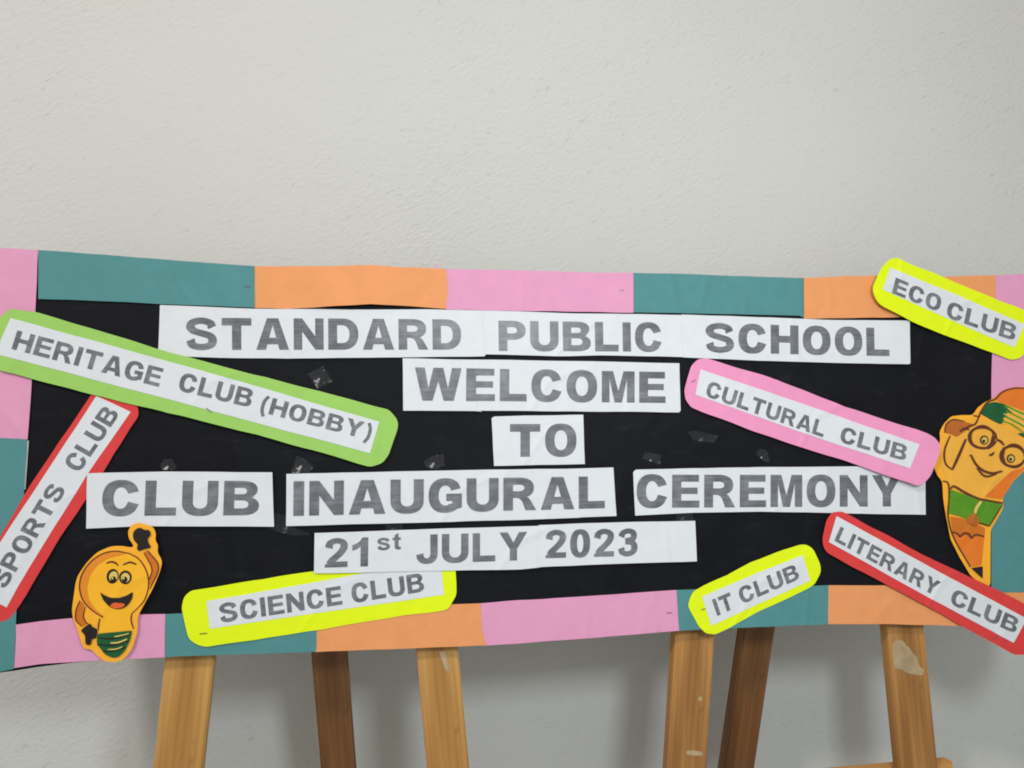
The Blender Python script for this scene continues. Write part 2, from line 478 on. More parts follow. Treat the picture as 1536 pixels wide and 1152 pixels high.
    if ch == '3':
        a = pen([(0.14, 0.70), (0.20, 0.84), (0.40, 0.915), (0.60, 0.865), (0.645, 0.74), (0.58, 0.62), (0.30, 0.555)], v * 0.92, h * 0.98)
        b = pen([(0.30, 0.53), (0.60, 0.475), (0.665, 0.29), (0.58, 0.145), (0.39, 0.085), (0.19, 0.14), (0.13, 0.30)], v * 0.95, h * 0.98)
        return 0.82, [[a], [b]]
    if ch in '()':
        pts = pen([(0.30, 1.02), (0.145, 0.72), (0.11, 0.40), (0.15, 0.08), (0.30, -0.22)], v * 0.75, h * 0.7)
        if ch == ')': pts = [(0.42 - x, y) for x, y in pts]
        x0 = min(p[0] for p in pts)
        return max(p[0] for p in pts) - x0, [[[(x - x0, y) for x, y in pts]]]
    raise KeyError(ch)

def lettering(text, p0, p1, cap, root, hf, lift, v=0.295, h=0.215, gap=0.15):
    """one printed word from pixel p0 to p1 along its baseline, cap height in pixels"""
    a, b = B(p0, root['ch']), B(p1, root['ch'])
    e1 = (b - a).normalized(); e2 = Vector((-e1.y, e1.x))
    d = Vector((p1[0] - p0[0], p1[1] - p0[1])).normalized()
    mid = ((p0[0] + p1[0]) / 2, (p0[1] + p1[1]) / 2)
    c = (B((mid[0] + d.y * cap, mid[1] - d.x * cap), root['ch']) - B(mid, root['ch'])).length
    x = 0; items = []
    for ch in text:
        w, shapes = glyph(ch, v, h)
        items.append((x, shapes)); x += w + gap
    kern = {'AU': .02}
    tot = x - gap
    fx = (b - a).length / tot
    loops = []; extra = []
    for x0, shapes in items:
        for n, sh in enumerate(shapes):
            tr = [[a + e1 * ((x0 + q[0]) * fx) + e2 * (q[1] * c) for q in lp] for lp in sh]
            (loops if n == 0 else extra).append(tr)
    o = sheet('lettering', loops, M['print'], root, hf, 0, 0.010, lift)
    if extra:
        o2 = sheet('lettering', extra, M['print'], root, hf, 0, 0.010, lift + 0.00006)
        me = o.data; bm = bmesh.new(); bm.from_mesh(me); bm.from_mesh(o2.data); bm.to_mesh(me); bm.free()
        bpy.data.objects.remove(o2)
    return o

# ------------------------------------------------------------------ the setting
WALL_Y = B((768, 985)) and (O_B + Z_B * B((700, 975)).y).y + 0.235
def box_bm(lo, hi):
    bm = bmesh.new(); bmesh.ops.create_cube(bm, size=1)
    for v in bm.verts:
        v.co = Vector([lo[i] if v.co[i] < 0 else hi[i] for i in range(3)])
    return bm
w = link('wall', box_bm((-4.5, WALL_Y, 0.0), (5.0, WALL_Y + 0.2, 3.6)), M['wall']); w['kind'] = 'structure'
fl = link('floor', box_bm((-4.5, -4.0, -0.1), (5.0, WALL_Y - 0.001, 0.0)), M['floor']); fl['kind'] = 'structure'

# ------------------------------------------------------------------ easels
def beam(name, a, b, width, depth, mat, parent, side=None, inv=None):
    """planed timber from a to b (world), width across 'side'"""
    ax = (b - a); L = ax.length; ax.normalize()
    s = (side - ax * side.dot(ax)).normalized(); n = ax.cross(s)
    bm = bmesh.new(); bmesh.ops.create_cube(bm, size=1)
    for v in bm.verts: v.co = Vector((v.co.x * width, v.co.y * depth, (v.co.z + 0.5) * L))
    bmesh.ops.bevel(bm, geom=bm.edges[:], offset=0.0018, segments=2, affect='EDGES')
    o = link(name, bm, mat, None, 30)
    Mx = Matrix((s, n, ax)).transposed().to_4x4(); Mx.translation = a
    if parent:
        o.parent = parent; o.matrix_parent_inverse = Matrix()
        o.matrix_local = parent.matrix_basis.inverted() @ Mx
    else: o.matrix_world = Mx
    return o

def on_board(px, h):
    q = B(px, h); return O_B + X_B * q.x + Z_B * q.y + N_B * h
BACK = -0.012                                  # back of the panel
LEG_T = 0.022
def front_line(p_top, p_low, top_v, h):
    a, b = on_board(p_top, h), on_board(p_low, h)
    d = b - a
    foot = a + d * ((0.0 - a.z) / d.z)
    k = (top_v - p_top[1]) / (p_low[1] - p_top[1])
    top = a + d * k
    return foot, top

def easel(label, fl_pts, fr_pts, rear_pts, widths, bar=None, timber='wood'):
    h = BACK - LEG_T / 2 - 0.0015
    base = bpy.data.objects.new('wooden_easel', None); COL.objects.link(base)
    base['label'] = label; base['category'] = 'easel'; base['group'] = 'wooden easels holding up the board'
    f1, t1 = front_line(*fl_pts, 440, h); f2, t2 = front_line(*fr_pts, 440, h)
    base.matrix_world = Matrix.Translation((f1 + f2) / 2)
    legs = []
    for f, t, wd in ((f1, t1, widths[0]), (f2, t2, widths[1])):
        legs.append(beam('front_leg', f, t, wd, LEG_T, M[timber], base, X_B))
    # top rail nailed behind the front legs; the rear leg hangs from it
    m0 = t1.lerp(f1, 0.06) - N_B * 0.021; m1 = t2.lerp(f2, 0.06) - N_B * 0.021
    beam('top_rail', m0 - (m1 - m0).normalized() * 0.05, m1 + (m1 - m0).normalized() * 0.05, 0.06, 0.018, M[timber], base, Z_B)
    if bar is None:
        r0 = f1.lerp(t1, 0.42) - N_B * 0.021; r1 = f2.lerp(t2, 0.42) - N_B * 0.021
    else:
        r0, r1 = on_board(bar[0], h - 0.021), on_board(bar[1], h - 0.021)
    beam('cross_rail', r0, r1, 0.05, 0.018, M[timber], base, Z_B)
    yb = WALL_Y
    a = at_depth(rear_pts[0], yb - 0.235 + 0.085); b = at_depth(rear_pts[1], yb - 0.235 + 0.105)
    d = b - a
    foot = a + d * (a.z / -d.z)
    foot.y = min(foot.y, yb - 0.02)
    tp = a - d * 0.9
    k = (t1.y + 0.05 - a.y)
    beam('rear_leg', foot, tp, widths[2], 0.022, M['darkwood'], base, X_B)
    return base, legs

e1_, legs1 = easel('pine easel behind the left half of the board, under the SCIENCE CLUB card',
    ((287, 985), (269, 1152)), ((655, 971), (672, 1152)), ((494.5, 977), (508.5, 1152)), (0.058, 0.055, 0.048))
e2_, legs2 = easel('pine easel behind the right half of the board, white paint patch on one leg',
    ((1038.5, 949), (1026.5, 1152)), ((1352, 937), (1373, 1152)), ((1134, 942), (1103.5, 1152)), (0.058, 0.061, 0.052),
    ((1424, 1163), (980, 1206)), 'agedwood')
def leg_patch(leg, pts, name='paint_patch'):
    """dried paint on the front of a leg"""
    h = BACK - 0.0015 + 0.0003
    bm = poly_bm([[jag(soften([B(p, h) for p in pts], 0.003), 0.0009, 0.003)]])
    inv = leg.matrix_basis.inverted()
    for v in bm.verts:
        wv = O_B + X_B * v.co.x + Z_B * v.co.z + N_B * h
        v.co = wv
    bpy.context.view_layer.update()
    im = leg.matrix_world.inverted()
    for v in bm.verts: v.co = im @ v.co
    for f in bm.faces: f.normal_update()
    o = link(name, bm, M['paint'], leg)
    return o
leg_patch(legs2[1], [(1338, 966), (1345, 958), (1356, 962), (1365, 972), (1376, 985), (1378, 998), (1386, 1004), (1384, 1014), (1372, 1012), (1360, 1009), (1352, 1004), (1342, 1003), (1339, 990)])
leg_patch(legs2[0], [(1047, 1046), (1051, 1044), (1054, 1048), (1052, 1052), (1047, 1051)])
leg_patch(legs2[0], [(1028, 1127), (1036, 1125), (1054, 1128), (1055, 1133), (1044, 1134), (1031, 1132)])
leg_patch(legs1[1], [(658, 978), (667, 976), (671, 990), (674, 1012), (668, 1004), (664, 992)])

# ------------------------------------------------------------------ the board
board = thing('display_board', 'wide black display board edged with pink, teal and orange paper strips, on two easels', 'display board', tuple(B((768, 690))), 0.0)
panel = [(-40, 375), (57, 380), (382, 403), (470, 404), (560, 404), (670, 408), (950, 413), (1207, 421), (1300, 420), (1500, 417), (1580, 415),
         (1580, 938), (1440, 934), (1243, 931), (1020, 941), (731, 962), (474, 973), (246, 982), (110, 994), (60, 1000), (22, 1006), (-40, 1014)]
flat = lambda x, z: 0.0
sheet('panel', [[px_loop(panel)]], M['black'], board, flat, 0.012, 0.05)
def inset(pts, d):
    c = Vector((768, 690)); return [tuple(Vector(p) + (c - Vector(p)).normalized() * d) for p in pts]
def wave(base, amp, fx, fz, ph):
    return lambda x, z: base + amp * (math.sin(x * fx + ph) * 0.6 + math.sin(x * fx * 0.43 + z * fz + ph * 2) * 0.4)
sheet('backing_paper', [[px_loop([(20, 400), (382, 420), (822, 430), (822, 945), (474, 958), (25, 985)])]], M['black'], board, wave(0.0007, 0.0003, 14, 9, 1), 0.0003, 0.03)
sheet('backing_paper', [[px_loop([(812, 425), (1207, 436), (1530, 432), (1530, 920), (1243, 915), (1020, 925), (812, 936)])]], M['black'], board, wave(0.0014, 0.0003, 12, 7, 2), 0.0003, 0.03)

def strip(mat, pts, label, hf=None, base=0.0022, staples=()):
    lp = px_loop(pts, base)
    f = hf or wave(base, 0.0005, 31, 40, random.uniform(0, 6))
    o = sheet('border_strip', [[jag(lp)]], M[mat], board, f, 0.00035)
    if label: o['label'] = label
    for (a, b) in staples:
        staple(o, board, a, b, f)
    return o
def staple(par, root, a, b, f, wd=0.0008):
    A, C_ = B(a, 0.003), B(b, 0.003)
    d = (C_ - A).normalized(); n = Vector((-d.y, d.x)) * wd / 2
    bm = poly_bm([[[A + n, A - n, C_ - n, C_ + n]]])
    for fc in bm.faces:
        fc.normal_update()
        if fc.normal.y > 0: fc.normal_flip()
    r = bmesh.ops.extrude_face_region(bm, geom=bm.faces[:])
    top = {v for v in r['geom'] if isinstance(v, bmesh.types.BMVert)}
    for v in bm.verts:
        h = f(v.co.x, v.co.z) + (0.0007 if v in top else -0.0001)
        v.co = (v.co.x - root['cx'], -(h - root['ch']), v.co.z - root['cz'])
    bmesh.ops.recalc_face_normals(bm, faces=bm.faces)
    o = link('staple', bm, M['steel'], par)
    return o

strip('pink', [(-40, 369), (57, 375), (54, 448), (50, 520), (46, 600), (41, 660), (-40, 656)], 'pink strip at the top of the left side')
strip('teal', [(-40, 655), (41, 659), (36, 735), (30, 840), (24, 936), (21, 1003), (-40, 1017)], 'teal strip at the bottom of the left side', base=0.0027)
strip('teal', [(57, 375), (160, 382), (280, 392), (382, 399), (382, 461.5), (57, 448)], 'teal strip at the left of the top edge', base=0.0030, staples=[((367, 430), (376, 429.5))])
bx0, bx1 = B((382, 430)).x, B((671, 430)).x
def buckle(x, z):
    t = (x - bx0) / (bx1 - bx0)
    top = min(1, max(0, (B((540, 400)).y - z) / 0.055))
    return 0.0023 + 0.0075 * max(0, math.sin(math.pi * min(1, max(0, (t - 0.08) / 0.86)))) ** 1.6 * (0.55 + 0.45 * top) + 0.0006 * math.sin(t * 19 + z * 60)
strip('orange', [(381, 399), (450, 399.5), (560, 398.5), (615, 401), (671, 403.5), (671, 463.5), (645, 461.5), (600, 459), (555, 457), (500, 460), (470, 462), (430, 463.5), (381, 462)],
      'buckled orange strip on the top edge over STANDARD', buckle)
strip('pink', [(670, 403.5), (760, 405), (860, 408), (950, 409), (950, 469), (760, 466), (670, 464)], 'pink strip in the middle of the top edge', base=0.0031, staples=[((929, 436), (936, 435))])
strip('teal', [(949, 409), (1060, 412), (1136, 415), (1207, 417), (1207, 477), (1200, 473.5), (1136, 472), (949, 468.5)], 'teal strip on the top edge over SCHOOL', base=0.0025)
strip('orange', [(1206, 417), (1270, 413.5), (1340, 414), (1405, 415), (1493, 413), (1493, 474), (1340, 476), (1275, 477), (1206, 478)], 'orange strip at the right of the top edge', base=0.0034)
strip('pink', [(1492, 413), (1580, 409), (1580, 666), (1487, 662), (1488, 560), (1490, 470)], 'pink strip at the top of the right side', base=0.0026)
strip('teal', [(1487, 661), (1580, 665), (1580, 889), (1487, 888)], 'teal strip at the bottom of the right side', base=0.0031)
strip('pink', [(24, 937), (60, 932), (108, 927), (170, 922.5), (248, 921), (247, 986), (190, 988.5), (110, 993), (60, 996), (21, 1002)], 'pink strip at the left of the bottom edge', base=0.0034)
strip('teal', [(247, 921), (475, 913), (475, 977.5), (350, 982), (246, 986)], 'teal strip under the SCIENCE CLUB card', base=0.0024)
strip('orange', [(474, 914), (690, 906), (721, 905), (723, 940), (725, 955), (731, 968), (600, 973), (474, 978)], 'orange strip on the bottom edge above a front leg', base=0.0030)
strip('pink', [(720, 905), (760, 901.5), (900, 893), (1016, 885), (1020, 946), (900, 956), (760, 966.5), (722, 969)], 'pink strip in the middle of the bottom edge', base=0.0024, staples=[((1000, 919.5), (1008, 919))])
strip('teal', [(1015, 885), (1136, 881), (1243, 878), (1243, 936.5), (1136, 940.5), (1019, 946)], 'teal strip under the IT CLUB card', base=0.0031)
strip('orange', [(1242, 878), (1330, 878), (1490, 885.5), (1580, 889), (1580, 946), (1440, 939), (1325, 936), (1242, 936.5)], 'orange strip at the right of the bottom edge', base=0.0025)

def bit(name, mat, pts, base):
    f = wave(base, 0.0001, 20, 20, 0); return sheet(name, [[px_loop(pts, base)]], M[mat], board, f, 0.0003)
bit('paper_tip', 'pink', [(653, 395), (656, 394), (657, 406), (653, 406)], 0.0012)
bit('curled_edge', 'white', [(40, 661), (43, 661), (38, 734), (34.5, 734)], 0.0019)

# ------------------------------------------------------------------ printed paper strips
def text_strip(label, pieces, words, base, amp=0.0006, seed=1.0):
    allp = [B(p, base) for pc in pieces for p in pc]
    t = thing('text_strip', label, 'paper strip', centre(allp), base, 'white printed paper strips on the black board')
    hf = wave(base, amp, 24, 33, seed)
    for i, pc in enumerate(pieces):
        sheet('paper', [[jag(px_loop(pc, base), 0.00025, 0.02)]], M['white'], t, hf, 0.0003, 0.012, 0.0005 * i)
    for wd in words:
        tx, p0, p1, cap = wd[:4]; i = wd[4] if len(wd) > 4 else len(pieces) - 1
        kw = wd[5] if len(wd) > 5 else {}
        lettering(tx, p0, p1, cap, t, hf, 0.0005 * i + 0.00012, **kw)
    return t

text_strip('longest white strip, top row, printed STANDARD PUBLIC SCHOOL',
    [[(240, 457.5), (380, 463), (550, 464.5), (640, 464), (724, 465.5), (730, 531), (726, 534.5), (600, 536), (430, 538), (330, 536.5), (237, 534)],
     [(723, 465.5), (840, 469.5), (940, 471), (1025, 472.5), (1026, 535.5), (900, 533), (835, 534.5), (728, 531.5)],
     [(1022, 472), (1136, 476), (1250, 480), (1364, 481), (1364.5, 545), (1362, 546.5), (1240, 544), (1136, 541), (1024, 536)]],
    [('STANDARD', (279, 525), (692, 524.5), 47, 0), ('PUBLIC', (748, 526.5), (993, 527.5), 44.5, 1), ('SCHOOL', (1058, 528.5), (1333, 534.5), 43, 2)], 0.0038, 0.0008, 0.4)
text_strip('white strip printed WELCOME in the middle of the second row',
    [[(604, 537.5), (720, 539.5), (722, 617.5), (712, 616.5), (605, 616)], [(718, 539.5), (860, 541.5), (1018.5, 545), (1020.5, 616), (1018, 618.5), (860, 617), (716, 616)]],
    [('WELCOME', (622, 600.5), (998, 604.5), 48)], 0.0042, 0.0007, 2.2)
text_strip('smallest white strip, printed TO alone in the centre',
    [[(737.5, 627), (742, 624.5), (875, 622), (877.5, 696), (741, 699)]], [('TO', (765, 685.5), (865, 684.5), 49)], 0.0040, 0.0006, 3.3)
text_strip('white strip printed only CLUB in large capitals above the bulb cutout',
    [[(130.5, 710), (250, 707.5), (408.5, 708.5), (411, 790), (280, 789.5), (200, 789.8), (129, 793)]], [('CLUB', (152, 774), (388, 773), 52.5)], 0.0052, 0.0007, 4.1)
text_strip('white strip printed INAUGURAL between CLUB and CEREMONY',
    [[(429.5, 711), (540, 708.5), (650, 706), (872, 702.5), (872, 776.5), (780, 780), (600, 784.5), (429, 789)],
     [(869, 702.6), (919.5, 701), (924.7, 774), (869, 776.2)]], [('INAUGURAL', (440, 773.8), (907, 762.3), 50)], 0.0042, 0.0007, 5.0)
text_strip('white strip printed CEREMONY tucked under the pink CULTURAL CLUB card',
    [[(950, 708), (954, 704.5), (1080, 701.5), (1160, 700.5), (1388, 699), (1388.5, 772), (1250, 769.5), (1140, 767.5), (1040, 769), (1000, 771), (953, 773.5)]],
    [('CEREMONY', (955, 762), (1352, 759.5), 48.5)], 0.0042, 0.0006, 0.9)
HV = dict(v=0.275, h=0.195)
text_strip('white strip with the date 21st JULY 2023, lowest of the white strips',
    [[(472, 799.5), (600, 795), (811, 788.5), (811, 851), (780, 854), (600, 857), (560, 858.5), (471, 860)],
     [(808, 787.5), (930, 783.5), (1042.5, 781), (1045, 842), (930, 845.5), (806, 850.5)]],
    [('21', (487, 851.5), (554.5, 849.5), 43.5, 0, HV), ('st', (566, 825.5), (601.5, 824), 24.5, 0, dict(v=0.27, h=0.22)), ('JULY', (624, 846), (791, 840), 43, 0, HV), ('2023', (818, 837.2), (957, 833.8), 41.5, 1, HV)], 0.0062, 0.0007, 1.7)

# ------------------------------------------------------------------ club name cards
TV = dict(v=0.275, h=0.20, gap=0.15)
def card(label, mat, outline, white, words, base, hf=None, amp=0.0007, seed=0.0, staples=()):
    t = thing('club_card', label, 'name card', centre(px_loop(outline, base)), base, 'coloured club name cards pinned on the board')
    f = hf or wave(base, amp, 17, 23, seed)
    c = sheet('card', [[jag(soften(px_loop(outline, base), 0.005), 0.0006, 0.011)]], M[mat], t, f, 0.0005)
    sheet('paper', [[jag(px_loop(white, base), 0.00025, 0.02)]], M['white'], t, f, 0.0002, 0.012, 0.0004)
    for tx, p0, p1, cap in words:
        lettering(tx, p0, p1, cap, t, f, 0.00052, **TV)
    for a, b in staples: staple(c, t, a, b, lambda x, z: f(x, z) + 0.0004, 0.0008)
    return t
def lifted(base, p_fix, p_free, amount, power=2.0, seed=0.0):
    """card that stands off the board towards p_free"""
    a, b = B(p_fix), B(p_free); d = b - a; L2 = d.length_squared
    w0 = wave(0, 0.0006, 19, 21, seed)
    def f(x, z):
        t = max(0.0, min(1.2, (Vector((x, z)) - a).dot(d) / L2))
        return base + amount * t ** power + w0(x, z)
    return f

card('long lime green card reading HERITAGE CLUB (HOBBY), tilted across the upper left', 'green',
    [(-14, 500), (-2, 478), (15, 462.5), (55, 468), (237, 523.5), (286, 536.5), (400, 566), (500, 592), (583, 614.5), (596, 629), (597, 642), (583, 683), (573, 694.5), (556, 700.6), (502, 684.5), (380, 650.5), (250, 619), (130, 590), (0, 556), (-16, 542)],
    [(16, 477), (300, 555), (569, 632.5), (555, 680), (500, 665), (280, 606), (-6, 531), (2, 508)],
    [('HERITAGE', (17, 523.5), (238, 580.5), 29), ('CLUB', (266, 585.5), (375, 611.5), 28), ('(HOBBY)', (389, 617.5), (554, 660.5), 25)],
    0.0064, None, 0.0010, 1.1, staples=[((310, 612), (318, 618))])
card('red card reading SPORTS CLUB, steeply tilted at the left edge', 'red',
    [(138, 590), (196, 601), (207, 610), (208, 624), (169, 684), (130, 747), (86, 812), (52, 870), (26, 913), (14, 928), (0, 933), (-32, 925), (-38, 905), (-28, 852), (0, 806), (47, 725), (88.5, 662)],
    [(144.5, 594), (196, 618), (130, 713), (80, 793), (27, 880), (10, 911), (-26, 893), (0, 814), (49.5, 739)],
    [('SPORTS', (8, 884), (100, 735), 27.5), ('CLUB', (119, 709.5), (180, 621), 28)], 0.0036, None, 0.0005, 2.0)
card('neon yellow card reading SCIENCE CLUB, below the date strip', 'neon',
    [(272, 909), (277, 894), (286.5, 886), (400, 868), (470, 857), (560, 842), (670, 826), (682, 836), (683, 853), (685, 892), (672, 914.5), (600, 924), (500, 941), (380, 960), (307, 970.5), (292, 965), (282, 956)],
    [(310, 901.5), (470, 874), (660, 838), (665.7, 892), (500, 916), (315, 943)],
    [('SCIENCE', (331, 934.5), (514, 906.7), 28.5), ('CLUB', (529, 905), (637, 887), 28.5)], 0.0042, None, 0.0006, 3.0, staples=[((300, 950), (311, 949))])
card('pink card reading CULTURAL CLUB, curling over the word CEREMONY', 'rose',
    [(1026, 585), (1036, 549), (1046.5, 538.5), (1059.5, 537.5), (1160, 568), (1266, 610), (1383, 649), (1396, 657), (1402, 667), (1402, 678), (1388.6, 713), (1379, 724), (1369, 728), (1292, 700), (1136, 649), (1036, 611), (1027, 598)],
    [(1050, 554), (1210, 608), (1373, 666), (1359, 702), (1200, 648), (1042.5, 592)],
    [('CULTURAL', (1056.5, 594), (1233, 656), 23.5), ('CLUB', (1257, 662.5), (1352, 691.2), 23.5)], 0.0045, lifted(0.0060, (1200, 630), (1385, 690), 0.009, 1.6, 1.0), staples=[((1036, 573), (1042, 570))])
card('neon yellow card reading ECO CLUB at the upper right corner of the board', 'neon',
    [(1304, 430), (1316, 404), (1329, 390.5), (1342, 388), (1352, 393), (1440, 427), (1536, 465), (1556, 473), (1566, 487), (1558, 505), (1545, 524), (1530, 537), (1516, 540), (1474.5, 524), (1370, 485), (1318, 460), (1309, 451), (1304, 440)],
    [(1330, 403), (1440, 445), (1537, 487), (1521, 521), (1420, 478), (1319, 435.5)],
    [('ECO', (1333, 440.7), (1406.5, 468.5), 23.5), ('CLUB', (1417, 475.5), (1521, 511.5), 24)], 0.0050, lifted(0.0055, (1450, 470), (1310, 420), 0.008, 1.5, 2.0))
card('red card reading LITERARY CLUB at the lower right', 'red',
    [(1233.6, 809), (1239, 783), (1244, 773), (1251, 768), (1263.6, 767.5), (1396, 838), (1482, 878), (1536, 905), (1572, 923), (1578, 938), (1566, 965), (1548, 982), (1521, 982), (1396, 912), (1282, 852), (1240, 829), (1235, 820)],
    [(1254.5, 774), (1400, 853), (1540, 928), (1520, 964), (1380, 889), (1243, 813)],
    [('LITERARY', (1251, 811), (1403, 894.5), 23), ('CLUB', (1424, 905), (1522, 950.5), 23.5)], 0.0066, None, 0.0007, 0.3, staples=[((1487, 957), (1493, 953))])
card('short neon yellow card reading IT CLUB on the lower edge', 'neon',
    [(1032, 909), (1036, 893.7), (1044, 884.5), (1054, 879.5), (1091, 862.5), (1125, 844), (1157, 831.5), (1201, 816.5), (1211.5, 817), (1220.6, 825), (1231, 848), (1231, 859), (1223, 875), (1214, 882), (1136, 918.5), (1093, 943), (1072.5, 952), (1059.5, 950.5), (1049, 940.5), (1038.6, 922)],
    [(1053, 895), (1130, 862), (1203.7, 832.6), (1215, 870.7), (1140, 905), (1067, 938.7)],
    [('IT', (1076, 924), (1102.5, 912.5), 25.5), ('CLUB', (1113.5, 906.5), (1200, 867.8), 24)], 0.0046, None, 0.0007, 5.2, staples=[((1051, 914), (1057, 912.5))])

# ------------------------------------------------------------------ painted cut-outs
class Cut:
    def __init__(s, name, label, cat, k, ox, oy, base, outline, mat, seed):
        s.k, s.ox, s.oy, s.base = k, ox, oy, base
        lp = soften(s.lp(outline), 0.005)
        s.t = thing(name, label, cat, centre(lp), base)
        s.f = wave(base, 0.0006, 16, 18, seed)
        s.lift = 0.00012
        s.back = sheet('card', [[jag(lp, 0.0002)]], M[mat], s.t, s.f, 0.0006)
    def px(s, p): return (s.ox + p[0] / s.k, s.oy + p[1] / s.k)
    def lp(s, pts): return [B(s.px(p), s.base) for p in pts]
    def patch(s, name, shapes, mat, cut=0.003, raw=False):
        s.lift += 0.00005
        return sheet(name, [[soften(s.lp(p), cut) if not raw else s.lp(p)] for p in shapes], M[mat], s.t, s.f, 0, 0.012, s.lift)
    def lines(s, name, strokes, mat):
        """drawn strokes: (points, width)"""
        sh = []
        for pts, wd in strokes:
            sh.append([s.lp(pen(pts, wd, wd, 7, lambda t: 0.75 + 0.6 * math.sin(math.pi * min(1, max(0, 0.12 + 0.76 * t)))))])
        s.lift += 0.00005
        # crossing strokes get their own hair's breadth
        objs = [sheet(name, [q], M[mat], s.t, s.f, 0, 0.012, s.lift + 0.000015 * i) for i, q in enumerate(sh)]
        o = objs[0]; bm = bmesh.new()
        for q in objs: bm.from_mesh(q.data)
        bm.to_mesh(o.data); bm.free()
        for q in objs[1:]: bpy.data.objects.remove(q)
        s.lift += 0.000015 * len(strokes)
        return o
def ell(cx, cy, rx, ry, rot=0, n=28, a0=0, a1=360):
    r = math.radians(rot); out = []
    for i in range(n):
        a = math.radians(a0 + (a1 - a0) * i / (n if a1 - a0 == 360 else n - 1))
        x, y = rx * math.cos(a), ry * math.sin(a)
        out.append((cx + x * math.cos(r) - y * math.sin(r), cy + x * math.sin(r) + y * math.cos(r)))
    return out

b = Cut('bulb_cutout', 'painted card cutout of a smiling yellow light bulb with one raised arm', 'cutout', 5.006, 90, 770, 0.0072,
    [(600, 72), (655, 88), (702, 105), (720, 150), (716, 205), (738, 240), (730, 290), (770, 360), (750, 440), (700, 560), (600, 740), (582, 790), (585, 870), (560, 960), (540, 1020), (480, 1095),
     (420, 1120), (340, 1115), (290, 1080), (230, 1020), (180, 1020), (160, 980), (130, 880), (95, 790), (88, 720), (110, 560), (130, 470), (200, 370), (280, 290), (380, 248), (470, 245), (540, 258), (555, 240), (520, 195), (508, 140), (530, 95), (565, 75)], 'amber', 1.0)
b.patch('arm', [[(628, 292), (665, 272), (742, 400), (690, 545), (668, 540), (692, 415)]], 'shade')
b.patch('arm', [[(150, 650), (192, 700), (178, 790), (212, 832), (165, 852), (120, 800), (122, 725)]], 'shade')
glass = ell(408, 545, 258, 262, 0, 40, 108, 412) 
glass = [(318, 778)] + [p for p in ell(408, 540, 258, 256, 0, 46, 112, 420)] + [(538, 752), (536, 800), (550, 860), (545, 884), (285, 900), (288, 840), (300, 800)]
b.patch('glass', [glass], 'yolk', 0.002)
b.patch('glass_shading', [[(322, 780), (250, 735), (185, 670), (152, 590), (152, 500), (185, 420), (245, 350), (330, 300), (420, 284), (520, 298), (450, 318), (360, 340), (280, 395), (225, 470), (205, 560), (220, 650), (262, 715), (330, 772)]], 'softshade')
b.lines('outline', [([(525, 302), (420, 284), (325, 302), (245, 352), (185, 422), (152, 500), (150, 585), (182, 668), (250, 735), (325, 782)], 9),
                    ([(520, 300), (590, 340), (640, 410), (664, 490), (662, 570), (635, 650), (590, 705), (540, 752)], 8),
                    ([(540, 752), (534, 800), (552, 866)], 9), ([(300, 790), (290, 840), (288, 880)], 9),
                    ([(150, 655), (122, 725), (120, 800), (165, 850)], 8), ([(190, 705), (176, 770), (192, 815), (214, 832)], 7),
                    ([(662, 282), (742, 402), (676, 568)], 8), ([(630, 294), (690, 412), (670, 500)], 7)], 'brownline')
b.lines('eyebrow', [([(350, 374), (385, 364), (418, 372), (438, 392)], 11), ([(474, 386), (520, 368), (550, 372), (575, 384)], 11)], 'brownline')
b.patch('eye', [ell(396, 472, 45, 56, 12)], 'ink'); b.patch('eye', [ell(492, 480, 48, 52, 8)], 'ink')
for e in ((402, 474, 32, 40, 14), (492, 482, 33, 36, 8)): b.patch('eyeball', [ell(*e)], 'cream')
for e in ((402, 496, 22, 24), (488, 496, 21, 22)): b.patch('pupil', [ell(*e)], 'ink')
for e in ((395, 486, 7, 9), (480, 487, 7, 8)): b.patch('eye_glint', [ell(*e)], 'cream')
b.patch('mouth', [[(300, 588), (325, 608), (380, 633), (440, 635), (500, 617), (552, 585), (545, 640), (512, 690), (470, 716), (420, 720), (372, 700), (328, 655)]], 'ink')
b.patch('tongue', [[(376, 692), (395, 674), (425, 668), (440, 674), (470, 672), (492, 684), (478, 700), (450, 712), (420, 714), (395, 706)]], 'tongue')
b.patch('screw_base', [[(280, 904), (545, 878), (536, 915), (528, 950), (512, 985), (490, 1030), (442, 1078), (400, 1085), (340, 1060), (320, 1030), (292, 1000), (274, 958), (286, 936)]], 'darkgreen')
b.lines('screw_thread', [([(280, 935), (400, 940), (530, 905)], 10), ([(280, 985), (400, 990), (520, 955)], 10), ([(320, 1035), (400, 1035), (495, 1005)], 9)], 'ink')
b.lines('screw_glint', [([(380, 972), (440, 968), (505, 942)], 9), ([(410, 925), (450, 918), (520, 900)], 7), ([(360, 1020), (420, 1018), (470, 1000)], 7)], 'cream')
b.patch('glove', [[(558, 130), (580, 112), (605, 105), (640, 125), (662, 120), (684, 138), (682, 168), (660, 186), (666, 222), (692, 256), (640, 266), (592, 285), (578, 256), (590, 235), (556, 200), (549, 160)]], 'ink')
b.patch('glove', [[(230, 822), (242, 850), (286, 868), (276, 940), (242, 938), (236, 982), (214, 990), (194, 980), (190, 912), (156, 880), (182, 854)]], 'ink')

